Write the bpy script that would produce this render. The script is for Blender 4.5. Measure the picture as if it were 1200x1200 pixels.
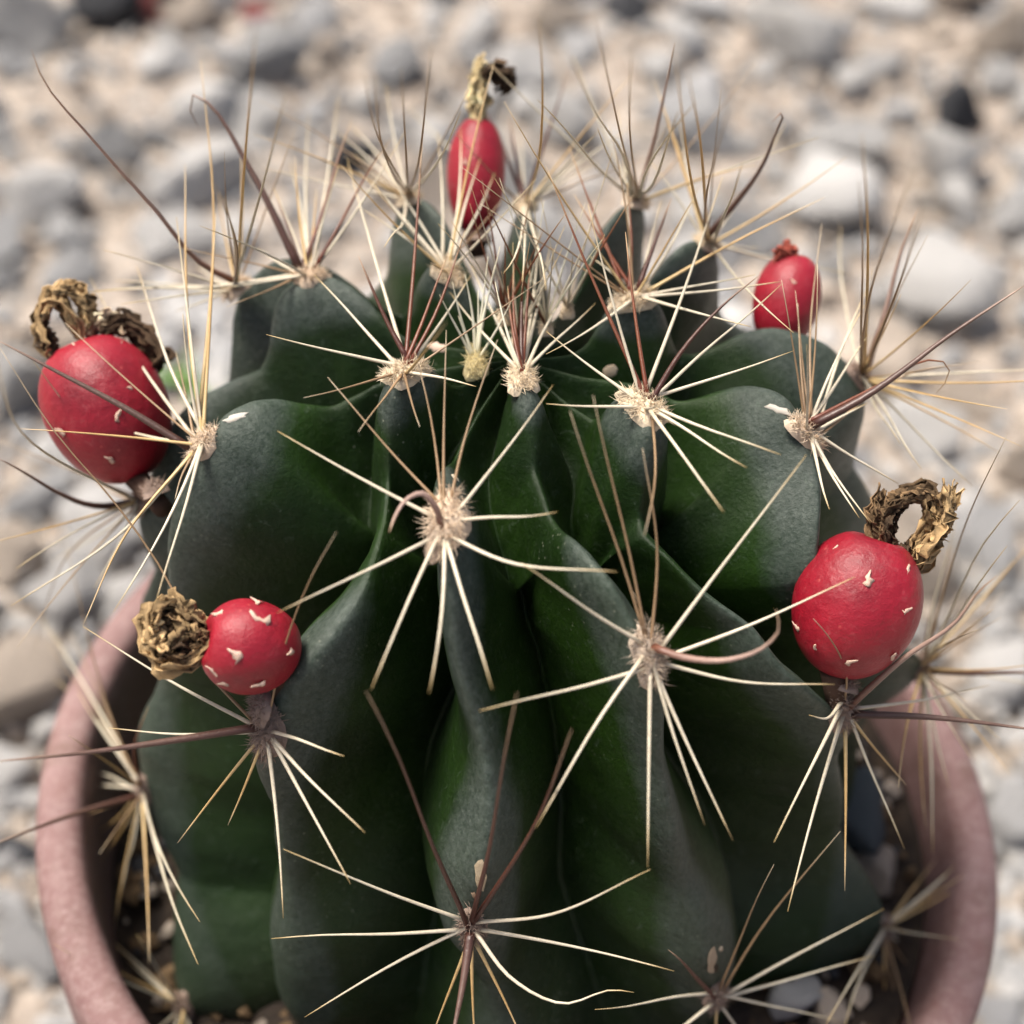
import bpy, math, random
import numpy as np
random.seed(7); rng = np.random.default_rng(7)
scene = bpy.context.scene
for o in list(bpy.data.objects): bpy.data.objects.remove(o)
COL = scene.collection

# ------------------------------------------------------------------ camera
# working units: centimetres, origin at the centre of the pot rim; GZ = rim height over the ground
GZ = 10.5
CAM = np.array([-0.2244, -10.0596, 13.9676]); PITCH = 0.765249; FOV = math.radians(42.0)
FPX = 600 / math.tan(FOV / 2)
FW = np.array([0, math.cos(PITCH), -math.sin(PITCH)]); UP = np.array([0, math.sin(PITCH), math.cos(PITCH)])
RT = np.array([1.0, 0, 0])
def M(p): return (float(p[0]) * .01, float(p[1]) * .01, (float(p[2]) + GZ) * .01)
cd = bpy.data.cameras.new('camera'); cam = bpy.data.objects.new('camera', cd); COL.objects.link(cam)
cam.location = M(CAM); cam.rotation_euler = (math.pi / 2 - PITCH, 0, 0)
cd.sensor_width = 36; cd.angle = FOV; cd.clip_start = .005; cd.clip_end = 60
cd.dof.use_dof = True; cd.dof.focus_distance = .121; cd.dof.aperture_fstop = 16.5; cd.dof.aperture_blades = 0
scene.camera = cam
scene.render.resolution_x = scene.render.resolution_y = 1024

# ------------------------------------------------------------------ sky, sun, exposure
SUN_EL, SUN_AZ = math.radians(68), math.radians(-62)     # azimuth from +Y (away from the camera), + to the right
w = bpy.data.worlds.new('World'); scene.world = w; w.use_nodes = True
nt = w.node_tree; bg = nt.nodes['Background']
sky = nt.nodes.new('ShaderNodeTexSky'); sky.sky_type = 'NISHITA'; sky.sun_disc = False
sky.sun_elevation = SUN_EL; sky.sun_rotation = SUN_AZ; sky.dust_density = 7.0; sky.air_density = 1.0; sky.ozone_density = 0.6
nt.links.new(sky.outputs[0], bg.inputs[0]); bg.inputs[1].default_value = .10
sl = bpy.data.lights.new('sun', 'SUN'); so = bpy.data.objects.new('sun', sl); COL.objects.link(so)
sl.energy = 3.3; sl.angle = math.radians(18); sl.color = (1, .94, .86)
sd = np.array([math.sin(SUN_AZ) * math.cos(SUN_EL), math.cos(SUN_AZ) * math.cos(SUN_EL), math.sin(SUN_EL)])
import mathutils
from mathutils import Vector, noise as mnoise
so.rotation_euler = Vector(sd).to_track_quat('Z', 'Y').to_euler(); so.location = (0, 0, 1)
vs = scene.view_settings; vs.view_transform = 'Standard'; vs.look = 'None'; vs.exposure = .72; vs.gamma = 1
vs.use_curve_mapping = False

# ------------------------------------------------------------------ helpers
def nrm(v): v = np.asarray(v, float); return v / max(np.linalg.norm(v), 1e-9)
def ray(px, py): return nrm(FW * FPX + RT * (px - 600) + UP * (600 - py))
def ray_z(px, py, z): d = ray(px, py); return CAM + d * ((z - CAM[2]) / d[2])
def to_px(X):
    d = np.asarray(X) - CAM; z = d @ FW
    return 600 + FPX * (d @ RT) / z, 600 - FPX * (d @ UP) / z
ORG = {}
def mk(name, V, F, mat, parent=None, origin=None, smooth=True, col=None):
    """link one mesh object; V in cm (rim frame)"""
    V = np.asarray(V, float)
    if origin is None: origin = V.mean(0)
    origin = np.asarray(origin, float)
    me = bpy.data.meshes.new(name)
    me.from_pydata(((V - origin) * .01).tolist(), [], F)
    if col is not None:
        a = me.color_attributes.new('Col', 'FLOAT_COLOR', 'POINT')
        c = np.ones((len(V), 4)); c[:, :col.shape[1]] = col
        a.data.foreach_set('color', c.ravel())
    if smooth: me.polygons.foreach_set('use_smooth', [True] * len(me.polygons))
    me.materials.append(mat); me.update()
    return place(name, me, parent, origin)
def place(name, me, parent, origin):
    o = bpy.data.objects.new(name, me); COL.objects.link(o)
    if parent is not None:
        o.parent = parent; o.location = Vector((np.asarray(origin) - ORG[parent.name]) * .01)
    else: o.location = M(origin)
    ORG[o.name] = np.asarray(origin, float)
    return o
def empty(name, origin):
    return place(name, None, None, origin)
def tag(o, label=None, cat=None, group=None, kind=None):
    if label: o['label'] = label
    if cat: o['category'] = cat
    if group: o['group'] = group
    if kind: o['kind'] = kind
    return o
def frame(d):
    d = nrm(d); a = np.array([0, 0, 1.0]) if abs(d[2]) < .9 else np.array([1.0, 0, 0])
    x = nrm(np.cross(a, d)); return x, np.cross(d, x)
def tube(P, R, n=6, flat=1.0):
    P = np.asarray(P, float); m = len(P); V = []; F = []
    T = np.gradient(P, axis=0); x, y = frame(T[0])
    for i in range(m):
        t = nrm(T[i]); x = nrm(x - t * (x @ t)); y = np.cross(t, x)
        for k in range(n):
            a = 2 * math.pi * k / n
            V.append(P[i] + R[i] * (x * math.cos(a) + y * math.sin(a) * flat))
    for i in range(m - 1):
        for k in range(n):
            F.append((i*n+k, i*n+(k+1) % n, (i+1)*n+(k+1) % n, (i+1)*n+k))
    F.append(tuple(range(n))[::-1]); F.append(tuple((m-1)*n+k for k in range(n)))
    return V, F
def catmull(P, n):
    P = np.asarray(P, float)
    if len(P) == 2: return P[0] + (P[1] - P[0]) * np.linspace(0, 1, n)[:, None]
    s = np.r_[0, np.cumsum(np.linalg.norm(np.diff(P, axis=0), axis=1))]; t = np.linspace(0, s[-1], n)
    return np.stack([hermite(s, P[:, k], t) for k in range(P.shape[1])], 1)
def hermite(x, y, t):
    x = np.asarray(x, float); y = np.asarray(y, float); t = np.clip(t, x[0], x[-1])
    m = np.gradient(y, x) if len(x) > 2 else np.full(len(x), (y[-1]-y[0])/(x[-1]-x[0]))
    i = np.clip(np.searchsorted(x, t) - 1, 0, len(x) - 2)
    h = x[i+1] - x[i]; u = (t - x[i]) / h
    return ((1+2*u)*(1-u)**2*y[i] + u*(1-u)**2*h*m[i] + u*u*(3-2*u)*y[i+1] + u*u*(u-1)*h*m[i+1])

# ------------------------------------------------------------------ materials
def mat(name):
    m = bpy.data.materials.new(name); m.use_nodes = True
    return m, m.node_tree, m.node_tree.nodes['Principled BSDF']
def N(t, kind, **kw):
    n = t.nodes.new(kind)
    for k, v in kw.items():
        if hasattr(n, k): setattr(n, k, v)
    return n
def noise(t, scale, detail=5, rough=.55, coord=None, dist=0):
    n = t.nodes.new('ShaderNodeTexNoise'); n.inputs['Scale'].default_value = scale
    n.inputs['Detail'].default_value = detail; n.inputs['Roughness'].default_value = rough; n.inputs['Distortion'].default_value = dist
    if coord is not None: t.links.new(coord, n.inputs['Vector'])
    return n.outputs['Fac']
def ramp(t, fac, stops):
    r = t.nodes.new('ShaderNodeValToRGB'); e = r.color_ramp.elements
    while len(e) < len(stops): e.new(.5)
    for el, (p, c) in zip(e, stops):
        el.position = p; el.color = (*c, 1) if len(c) == 3 else c
    t.links.new(fac, r.inputs[0]); return r.outputs[0]
def mixc(t, fac, a, b, blend='MIX'):
    m = t.nodes.new('ShaderNodeMix'); m.data_type = 'RGBA'; m.blend_type = blend
    for s, v in ((0, fac), (6, a), (7, b)):
        if hasattr(v, 'is_linked') or isinstance(v, bpy.types.NodeSocket): t.links.new(v, m.inputs[s])
        elif s == 0: m.inputs[0].default_value = v
        else: m.inputs[s].default_value = (*v, 1)
    return m.outputs[2]
def bump(t, bsdf, h, strength, dist):
    b = t.nodes.new('ShaderNodeBump'); b.inputs['Strength'].default_value = strength; b.inputs['Distance'].default_value = dist
    t.links.new(h, b.inputs['Height']); t.links.new(b.outputs[0], bsdf.inputs['Normal'])
def objc(t): return t.nodes.new('ShaderNodeTexCoord').outputs['Object']
def g3(v): return (v, v, v)

def m_body():
    m, t, b = mat('cactus_skin'); c = objc(t)
    att = N(t, 'ShaderNodeVertexColor', layer_name='Col')
    sep = t.nodes.new('ShaderNodeSeparateColor'); t.links.new(att.outputs[0], sep.inputs[0])
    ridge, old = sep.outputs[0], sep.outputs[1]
    base = ramp(t, noise(t, 90, 4, .6, c), [(.3, (.004, .015, .0015)), (.7, (.012, .034, .003))])
    base = mixc(t, ramp(t, noise(t, 38, 3, .55, c), [(.48, g3(0)), (.72, g3(.75))]), base, (.022, .060, .005))
    bloom_highlight = ramp(t, noise(t, 1700, 6, .75, c), [(.32, (.024, .036, .030)), (.70, (.105, .125, .112))])  # waxy bloom of the rib crests, with their highlight painted into the colour
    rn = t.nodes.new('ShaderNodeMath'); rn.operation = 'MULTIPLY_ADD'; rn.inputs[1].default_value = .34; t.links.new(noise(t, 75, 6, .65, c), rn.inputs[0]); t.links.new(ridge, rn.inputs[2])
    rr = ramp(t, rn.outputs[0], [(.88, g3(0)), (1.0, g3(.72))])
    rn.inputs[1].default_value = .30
    col = mixc(t, rr, base, bloom_highlight)
    # older skin low on the ribs is duller, paler and freckled
    dull = ramp(t, noise(t, 70, 6, .7, c), [(.35, (.009, .024, .006)), (.7, (.036, .054, .028))])
    of = t.nodes.new('ShaderNodeMath'); of.operation = 'MULTIPLY'; t.links.new(old, of.inputs[0])
    t.links.new(ramp(t, noise(t, 55, 4, .6, c), [(.3, g3(.15)), (.7, g3(.9))]), of.inputs[1])
    col = mixc(t, of.outputs[0], col, dull)
    # pale scuffs and dust specks
    sc = ramp(t, noise(t, 520, 9, .82, c, 2.2), [(.57, g3(0)), (.71, g3(.62))])
    col = mixc(t, sc, col, (.13, .17, .13))
    v = N(t, 'ShaderNodeTexVoronoi'); v.inputs['Scale'].default_value = 1100; t.links.new(c, v.inputs['Vector'])
    vs1 = ramp(t, v.outputs['Distance'], [(.08, g3(1)), (.17, g3(0))])
    k = t.nodes.new('ShaderNodeMath'); k.operation = 'MULTIPLY'; t.links.new(vs1, k.inputs[0])
    t.links.new(ramp(t, noise(t, 60, 3, .6, c), [(.50, g3(0)), (.70, g3(.5))]), k.inputs[1])
    col = mixc(t, k.outputs[0], col, (.34, .36, .27))
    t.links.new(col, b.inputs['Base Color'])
    t.links.new(ramp(t, noise(t, 1200, 6, .75, c), [(.3, g3(.34)), (.75, g3(.60))]), b.inputs['Roughness'])
    b.inputs['Specular IOR Level'].default_value = .34
    bump(t, b, noise(t, 1500, 7, .75, c), .42, .0005)
    return m
def m_spine():
    m, t, b = mat('spine_horn'); c = objc(t)
    att = N(t, 'ShaderNodeVertexColor', layer_name='Col')
    col = mixc(t, ramp(t, noise(t, 700, 4, .7, c), [(.35, g3(.0)), (.75, g3(.5))]), att.outputs[0], (.55, .5, .42), 'MULTIPLY')
    t.links.new(col, b.inputs['Base Color']); b.inputs['Roughness'].default_value = .42
    b.inputs['Subsurface Weight'].default_value = .08; b.inputs['Subsurface Radius'].default_value = (.001, .0007, .0004)
    bump(t, b, noise(t, 1500, 3, .6, c), .3, .0002)
    return m
def m_attr(name, rough, bscale, bdist, sss=0.0):
    m, t, b = mat(name); c = objc(t)
    att = N(t, 'ShaderNodeVertexColor', layer_name='Col')
    col = mixc(t, ramp(t, noise(t, bscale * .6, 5, .7, c), [(.3, g3(0)), (.75, g3(.7))]), att.outputs[0], (.66, .58, .50), 'MULTIPLY')
    t.links.new(col, b.inputs['Base Color']); b.inputs['Roughness'].default_value = rough
    b.inputs['Specular IOR Level'].default_value = .25; b.inputs['Subsurface Weight'].default_value = sss
    b.inputs['Subsurface Radius'].default_value = (.001, .0008, .0005)
    bump(t, b, noise(t, bscale, 6, .7, c), .6, bdist)
    return m
def m_fruit():
    m, t, b = mat('red_berry_skin'); c = objc(t)
    col = ramp(t, noise(t, 110, 6, .68, c), [(.28, (.15, .003, .010)), (.5, (.27, .006, .018)), (.75, (.36, .014, .030))])
    sp = N(t, 'ShaderNodeTexVoronoi'); sp.inputs['Scale'].default_value = 520; t.links.new(c, sp.inputs['Vector'])
    col = mixc(t, ramp(t, sp.outputs['Distance'], [(.05, g3(.3)), (.10, g3(0))]), col, (.62, .12, .10))
    col = mixc(t, ramp(t, noise(t, 700, 9, .8, c, 1.5), [(.54, g3(0)), (.74, g3(.42))]), col, (.42, .13, .13))
    t.links.new(col, b.inputs['Base Color'])
    t.links.new(ramp(t, noise(t, 300, 4, .6, c), [(.3, g3(.36)), (.7, g3(.5))]), b.inputs['Roughness'])
    b.inputs['Subsurface Weight'].default_value = .06; b.inputs['Subsurface Radius'].default_value = (.002, .0006, .0005)
    bump(t, b, noise(t, 520, 7, .68, c), .30, .0010)
    return m
def m_pot():
    m, t, b = mat('dusty_terracotta_plastic'); c = objc(t)
    col = ramp(t, noise(t, 45, 7, .65, c), [(.3, (.16, .083, .078)), (.7, (.26, .160, .152))])
    col = mixc(t, ramp(t, noise(t, 900, 8, .8, c), [(.45, g3(0)), (.70, g3(.55))]), col, (.40, .31, .29))
    mp = N(t, 'ShaderNodeMapping'); mp.inputs['Scale'].default_value = (1, 1, .08); t.links.new(c, mp.inputs[0])
    col = mixc(t, ramp(t, noise(t, 160, 5, .7, mp.outputs[0]), [(.55, g3(0)), (.75, g3(.5))]), col, (.17, .08, .065))
    col = mixc(t, ramp(t, noise(t, 95, 9, .75, c, .8), [(.52, g3(0)), (.66, g3(.55))]), col, (.13, .075, .055))
    col = mixc(t, ramp(t, noise(t, 140, 9, .78, c, 1.2), [(.60, g3(0)), (.70, g3(.6))]), col, (.46, .40, .37))
    t.links.new(col, b.inputs['Base Color']); b.inputs['Roughness'].default_value = .62; b.inputs['Specular IOR Level'].default_value = .3
    bump(t, b, noise(t, 1300, 7, .75, c), .35, .0005)
    return m
def m_stone(name, lo, hi, vein, rough=.85):
    m, t, b = mat(name)
    c = objc(t)
    oi = t.nodes.new('ShaderNodeObjectInfo')
    ad = t.nodes.new('ShaderNodeVectorMath'); ad.operation = 'ADD'; t.links.new(c, ad.inputs[0])
    t.links.new(oi.outputs['Random'], ad.inputs[1]); c2 = ad.outputs[0]
    col = ramp(t, noise(t, 60, 8, .68, c2), [(.3, lo), (.7, hi)])
    col = mixc(t, ramp(t, noise(t, 130, 7, .7, c2, 2), [(.55, g3(0)), (.70, g3(.7))]), col, vein)
    val = t.nodes.new('ShaderNodeHueSaturation'); t.links.new(col, val.inputs['Color'])
    mr = t.nodes.new('ShaderNodeMapRange'); t.links.new(oi.outputs['Random'], mr.inputs[0]); mr.inputs[3].default_value = .72; mr.inputs[4].default_value = 1.2
    t.links.new(mr.outputs[0], val.inputs['Value'])
    t.links.new(val.outputs[0], b.inputs['Base Color']); b.inputs['Roughness'].default_value = rough; b.inputs['Specular IOR Level'].default_value = .25
    bump(t, b, noise(t, 260, 9, .75, c2), .7, .003)
    return m
def m_ground():
    m, t, b = mat('sandy_soil'); c = objc(t)
    col = ramp(t, noise(t, 26, 8, .7, c), [(.3, (.17, .135, .105)), (.52, (.28, .23, .185)), (.75, (.40, .35, .30))])
    v = N(t, 'ShaderNodeTexVoronoi'); v.inputs['Scale'].default_value = 130; t.links.new(c, v.inputs['Vector'])
    col = mixc(t, .35, col, ramp(t, v.outputs['Color'], [(.2, (.16, .13, .11)), (.8, (.55, .50, .44))]))
    t.links.new(col, b.inputs['Base Color']); b.inputs['Roughness'].default_value = .95
    bump(t, b, v.outputs['Distance'], .8, .004)
    return m
def m_potsoil():
    m, t, b = mat('potting_soil'); c = objc(t)
    col = ramp(t, noise(t, 220, 8, .75, c), [(.35, (.018, .012, .009)), (.55, (.06, .040, .026)), (.75, (.20, .14, .085))])
    t.links.new(col, b.inputs['Base Color']); b.inputs['Roughness'].default_value = .95
    bump(t, b, noise(t, 350, 8, .75, c), 1, .003)
    return m
def m_leaf():
    m, t, b = mat('weed_leaf'); c = objc(t)
    t.links.new(ramp(t, noise(t, 120, 4, .6, c), [(.3, (.055, .13, .02)), (.7, (.13, .24, .04))]), b.inputs['Base Color']); b.inputs['Roughness'].default_value = .5
    return m
SKIN, SPINE = m_body(), m_spine()
WOOL = m_attr('areole_wool', .95, 900, .0003, .1); DRY = m_attr('dried_petal', .85, 800, .0008)
SCALE = m_attr('fruit_scale_membrane', .6, 900, .0002, .2); NECTAR = m_attr('dried_nectar', .55, 900, .0002, .1)
BERRY, POT, GROUND, PSOIL, LEAF = m_fruit(), m_pot(), m_ground(), m_potsoil(), m_leaf()
ST = {
 'white': m_stone('pale_limestone', (.46, .45, .43), (.70, .69, .67), (.38, .33, .28)),
 'grey': m_stone('grey_stone', (.34, .34, .34), (.58, .58, .575), (.27, .245, .225)),
 'tan': m_stone('tan_stone', (.40, .33, .265), (.64, .56, .475), (.32, .25, .195)),
 'dark': m_stone('dark_stone', (.035, .037, .042), (.09, .092, .10), (.12, .115, .11)),
 'red': m_stone('red_stone', (.20, .04, .04), (.36, .13, .12), (.15, .06, .05)),
 'blue': m_stone('blue_grey_stone', (.10, .12, .125), (.17, .19, .195), (.26, .21, .18)),
 'bark': m_stone('bark_chip', (.10, .065, .035), (.30, .20, .11), (.06, .04, .025)),
}

# ------------------------------------------------------------------ ground
n = 150; ext = 260.0
gx = np.sign(np.linspace(-1, 1, n)) * np.abs(np.linspace(-1, 1, n)) ** 2 * ext
V = []; F = []
for j in range(n):
    for i in range(n):
        x, y = gx[i], gx[j] + 20
        V.append((x, y, -GZ + .35 * mnoise.noise(Vector((x * .12, y * .12, 0))) + .12 * mnoise.noise(Vector((x * .6, y * .6, 3)))))
for j in range(n - 1):
    for i in range(n - 1): F.append((j*n+i, j*n+i+1, (j+1)*n+i+1, (j+1)*n+i))
tag(mk('ground', V, F, GROUND, origin=(0, 0, -GZ)), kind='structure')

# ------------------------------------------------------------------ pot (tilted a little on the gravel)
TILT = 0.104288
def tl(p): x, y, z = p; return np.array([x * math.cos(TILT) + z * math.sin(TILT), y, -x * math.sin(TILT) + z * math.cos(TILT)])
def lathe(prof, n=160, wob=0.0):
    V = []; F = []; m = len(prof)
    for r, z in prof:
        for k in range(n):
            a = 2 * math.pi * k / n; q = r * (1 + wob * math.sin(2 * a + .6) + wob * .5 * math.sin(5 * a))
            V.append(tl((q * math.cos(a), q * math.sin(a), z + wob * 6 * math.sin(3 * a + 1))))
    for i in range(m - 1):
        for k in range(n): F.append((i*n+k, i*n+(k+1) % n, (i+1)*n+(k+1) % n, (i+1)*n+k))
    return V, F
pot = empty('flower_pot', (-1.0, 0, -GZ)); tag(pot, 'dusty pinkish terracotta coloured round pot holding the cactus', 'pot')
mk('rim', *lathe([(5.34, -1.5), (5.40, -.5), (5.44, -.16), (5.50, -.04), (5.60, .02), (5.78, .02), (5.90, -.03), (5.97, -.12), (6.0, -.3), (5.98, -1.2), (5.95, -1.75), (5.86, -1.82), (5.5, -1.8)], wob=.0015), POT, pot)
mk('wall', *lathe([(5.336, -1.45), (5.18, -3.4), (4.2, -9.6), (.2, -9.7), (.2, -9.95), (4.3, -9.95), (4.42, -9.8), (5.52, -1.84), (5.46, -1.78)], wob=.0015), POT, pot)

SOILZ = -1.4
V = []; F = []; nr = 40; na = 140
for i in range(nr):
    for k in range(na):
        r = 5.30 * i / (nr - 1) + .001; a = 2 * math.pi * k / na; x, y = r * math.cos(a), r * math.sin(a)
        z = SOILZ + (.28 * mnoise.fractal(Vector((x * 1.6, y * 1.6, 0)), 1, 2, 5)) * min(1, (5.30 - r) * 4 + .1)
        V.append(tl((x, y, z + x * math.tan(TILT))))
for i in range(nr - 1):
    for k in range(na): F.append((i*na+k, i*na+(k+1) % na, (i+1)*na+(k+1) % na, (i+1)*na+k))
tag(mk('potting_soil', V, F, PSOIL), 'dark crumbly potting soil filling the pot', 'soil', kind='stuff')

# ------------------------------------------------------------------ cactus body
AX = np.array([-.2, .45])
PROF = np.array([(0, 6.0), (.7, 6.25), (1.6, 6.35), (2.6, 6.1), (3.4, 5.3), (4.0, 4.1), (4.35, 2.6), (4.52, 1.0), (4.65, -.6), (4.6, -2.2), (4.0, -3.6)])
ps = np.r_[0, np.cumsum(np.linalg.norm(np.diff(PROF, axis=0), axis=1))]
TT = np.linspace(0, ps[-1], 600)
RHO = hermite(ps, PROF[:, 0], TT); ZZ = hermite(ps, PROF[:, 1], TT)
dR = np.gradient(RHO, TT); dZ = np.gradient(ZZ, TT); L = np.hypot(dR, dZ); NR, NZ = -dZ / L, dR / L
NR[:40] = np.linspace(0, NR[40], 40); q = np.hypot(NR, NZ); NR /= q; NZ /= q
f_r = lambda t: np.interp(t, TT, RHO); f_z = lambda t: np.interp(t, TT, ZZ)
f_nr = lambda t: np.interp(t, TT, NR); f_nz = lambda t: np.interp(t, TT, NZ)
def env(az, t, off=0):
    a = np.radians(az); r = f_r(t) + f_nr(t) * off
    return np.array([AX[0] + r * np.sin(a), AX[1] - r * np.cos(a), f_z(t) + f_nz(t) * off])
_pa = np.arctan2(RHO, ZZ - 1.0); _pr = np.hypot(RHO, ZZ - 1.0)
def on_env(px, py, z=None):
    d = ray(px, py)
    if z is not None:
        Y = ray_z(px, py, z); r = math.hypot(Y[0]-AX[0], Y[1]-AX[1]); i = np.abs(ZZ - z)[120:].argmin() + 120
        return math.degrees(math.atan2(Y[0]-AX[0], -(Y[1]-AX[1]))), TT[i], (r - RHO[i]) / max(NR[i], .3)
    l = np.linspace(5, 25, 6000); Y = CAM + l[:, None] * d
    r = np.hypot(Y[:, 0]-AX[0], Y[:, 1]-AX[1]); ang = np.arctan2(r, Y[:, 2]-1.0); g = np.hypot(r, Y[:, 2]-1.0) - np.interp(ang, _pa, _pr)
    i = (g < 0).argmax() if (g < 0).any() else g.argmin()
    return math.degrees(math.atan2(Y[i, 0]-AX[0], -(Y[i, 1]-AX[1]))), float(np.interp(ang[i], _pa, TT)), max(0.0, float(g[i]))

# areoles read from the photograph: rib, pixel, (height where the outline hides the envelope)
AREO = {
 'A1': ('A', 523, 614, None), 'A2': ('A', 553, 1085, None),
 'B0': ('B', 612, 445, None), 'B1': ('B', 760, 768, None), 'B2': ('B', 838, 1165, None),
 'C0': ('C', 475, 438, None), 'C1': ('C', 315, 858, None),
 'D0': ('D', 755, 478, None), 'D1': ('D', 985, 828, None), 'D2': ('D', 1034, 1088, -.9),
 'E1': ('E', 945, 508, None), 'E2': ('E', 1077, 785, 2.2),
 'M0': ('M', 742, 352, None), 'M1': ('M', 1003, 440, None),
 'L1': ('L', 828, 288, None), 'K1': ('K', 745, 238, None), 'J1': ('J', 615, 243, None), 'I1': ('I', 480, 234, None),
 'H0': ('H', 525, 320, None), 'H1': ('H', 282, 338, None),
 'G0': ('G', 362, 325, None), 'G1': ('G', 168, 585, None),
 'F0': ('F', 238, 522, None), 'F1': ('F', 170, 925, 1.0), 'F2': ('F', 216, 1178, -1.2),
}
POS = {k: on_env(*v[1:]) for k, v in AREO.items()}
RIBS = 'ABDEMLKJIHGFC'
EXTRA = {  # guide nodes (t, azimuth) where the photograph hides the ridge
 'A': [(1.2, -24), (9.6, 0)], 'B': [], 'D': [], 'E': [(1.3, 80)], 'M': [(6.5, 99)], 'L': [(1.2, 133), (6, 127)], 'K': [(1.2, 154), (6, 152)],
 'J': [(1.2, 174), (6, 180)], 'I': [(1.2, 194), (6, 209)], 'H': [(6.5, 240)], 'G': [(1.2, -115), (7.5, -92)], 'F': [(1.25, -86)], 'C': [(8.9, -31)]}
BUMPS_EXTRA = {'A': [9.6], 'C': [8.9], 'M': [6.6], 'L': [5.8], 'K': [5.8], 'J': [5.8], 'I': [5.9], 'H': [6.6], 'G': [7.6]}
GUIDE = {'A': [(528, 760), (570, 930)], 'B': [(640, 520), (664, 590), (790, 930)], 'C': [(432, 530), (404, 640), (394, 692)], 'D': [(778, 570), (842, 672)], 'E': [(962, 610)], 'F': []}
def sst(x, a, b): u = np.clip((x - a) / (b - a), 0, 1); return u * u * (3 - 2 * u)
TMAX = 11.2; NT = 380; NC = 40
trow = np.r_[0.02, np.linspace(.06, TMAX, NT - 1)]
base_az = {r: (-24 + 27.69 * i) for i, r in enumerate(RIBS)}
azs = []; bumps = []; offs = []
for i, r in enumerate(RIBS):
    nodes = [(POS[k][1], POS[k][0], POS[k][2]) for k in AREO if AREO[k][0] == r]
    bl = [(a, o) for a, _, o in nodes] + [(tt, 0) for tt in BUMPS_EXTRA.get(r, [])]
    nodes = [(a, b) for a, b, _ in nodes] + EXTRA[r] + [(q[1], q[0]) for q in (on_env(*g) for g in GUIDE.get(r, []))]
    nodes = [(a, (b - base_az[r] + 180) % 360 - 180 + base_az[r]) for a, b in sorted(nodes)]
    nodes = [(0.0, base_az[r] * .4 + nodes[0][1] * .6)] + nodes + [(max(TMAX, nodes[-1][0] + 1) + .1, nodes[-1][1])]
    x, y = zip(*nodes); azs.append(hermite(x, y, trow))
    b = np.zeros(NT); of = np.zeros(NT)
    for t0, o in bl:
        if t0 < 2: ra, rb, fa, fb = .75, .2, .15, .7
        elif t0 < 3.6: ra, rb, fa, fb = (1.45, .22, .25, 2.2) if r in 'EFA' else (1.45, .22, .1, 1.1)
        else: ra, rb, fa, fb = 1.9, .5, .1, 1.5
        g = sst(trow, t0 - ra, t0 - rb) * (1 - sst(trow, t0 + fa, t0 + fb)); b = np.maximum(b, g); of += o * np.exp(-((trow - t0) / .75) ** 2)
    bumps.append(b); offs.append(of)
azs = np.array(azs); bumps = np.array(bumps); offs = np.array(offs)
# keep neighbouring ribs apart
for _ in range(60):
    gap = np.roll(azs, -1, 0) - azs; gap[-1] += 360
    short = np.maximum(0, 15 - gap) * .25
    azs = azs - short + np.roll(short, 1, 0)
LOW = sst(trow, 1.5, 2.7)   # 0 on the crowded crown, 1 down the sides
depth = hermite([0, .6, 1.4, 2.6, 4, 6.5, 8.2, 9.5, 11.3], [.15, .7, 1.4, 2.0, 2.2, 2.0, 1.45, .95, .6], trow)
sad = hermite([0, 1, 2.2, 4, 7, 11.3], [.05, .50, .78, .36, .30, .25], trow)
VB = np.zeros((NT, 13 * NC, 3)); CB = np.zeros((NT, 13 * NC, 2))
for k in range(13):
    k2 = (k + 1) % 13
    a0 = azs[k]; a1 = azs[k2] + (360 if k2 == 0 else 0)
    vm =  .5 + (.12 - .05 * LOW) * (bumps[k] - bumps[k2])
    for c in range(NC):
        u = c / NC                      # 0 ridge k, .5 valley, 1 ridge k+1
        if u < .5: w = u * 2; az = a0 + (a1 - a0) * vm * w; kk = k
        else: w = (1 - u) * 2; az = a1 - (a1 - a0) * (1 - vm) * w; kk = k2
        b = bumps[kk]
        a_ = .22 + .08 * LOW + .06 * b
        ww = w ** (1 + (.30 - .26 * LOW) * b)
        shp = (np.sqrt(ww * ww + a_ * a_) - a_) / (np.sqrt(1 + a_ * a_) - a_)
        shp = shp ** (1 - .08 * LOW)
        D = sad * (1 - b) * (1 - w * w) + depth * shp - offs[kk] * (1 - w) ** 1.5 * (1 + w)
        a = np.radians(az); r_ = f_r(trow); nr_, nz_ = f_nr(trow), f_nz(trow)
        wob = .02 * np.sin(trow * 5 + kk * 2.1 + w * 3)
        r_ = r_ - nr_ * (D + wob * w * (1 - w) * 2)
        VB[:, k*NC+c] = np.stack([AX[0] + r_ * np.sin(a), AX[1] - r_ * np.cos(a), f_z(trow) - nz_ * D], 1)
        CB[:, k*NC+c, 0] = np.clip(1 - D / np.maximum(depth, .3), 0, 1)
        CB[:, k*NC+c, 1] = np.clip((trow - 5.5) / 4.0, 0, 1)
nc = 13 * NC
flat = VB.reshape(-1, 3)
for i in range(len(flat)):              # slight irregularity of living tissue
    p = flat[i]; flat[i] = p + .035 * np.array(mnoise.noise_vector(Vector(p * 1.3))) + .008 * np.array(mnoise.noise_vector(Vector(p * 5)))
F = []
for i in range(NT - 1):
    for c in range(nc): F.append((i*nc+c, (i+1)*nc+c, (i+1)*nc+(c+1) % nc, i*nc+(c+1) % nc))
F.append(tuple(range(nc)))
cactus = empty('cactus', (AX[0], AX[1], -2.0))
tag(cactus, 'dark green ribbed hook-spined cactus with red berries in the pot', 'cactus')
from mathutils.bvhtree import BVHTree
BVH = BVHTree.FromPolygons(flat.tolist(), F[:-1])
mk('body', flat, F, SKIN, cactus, col=CB.reshape(-1, 2))

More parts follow.
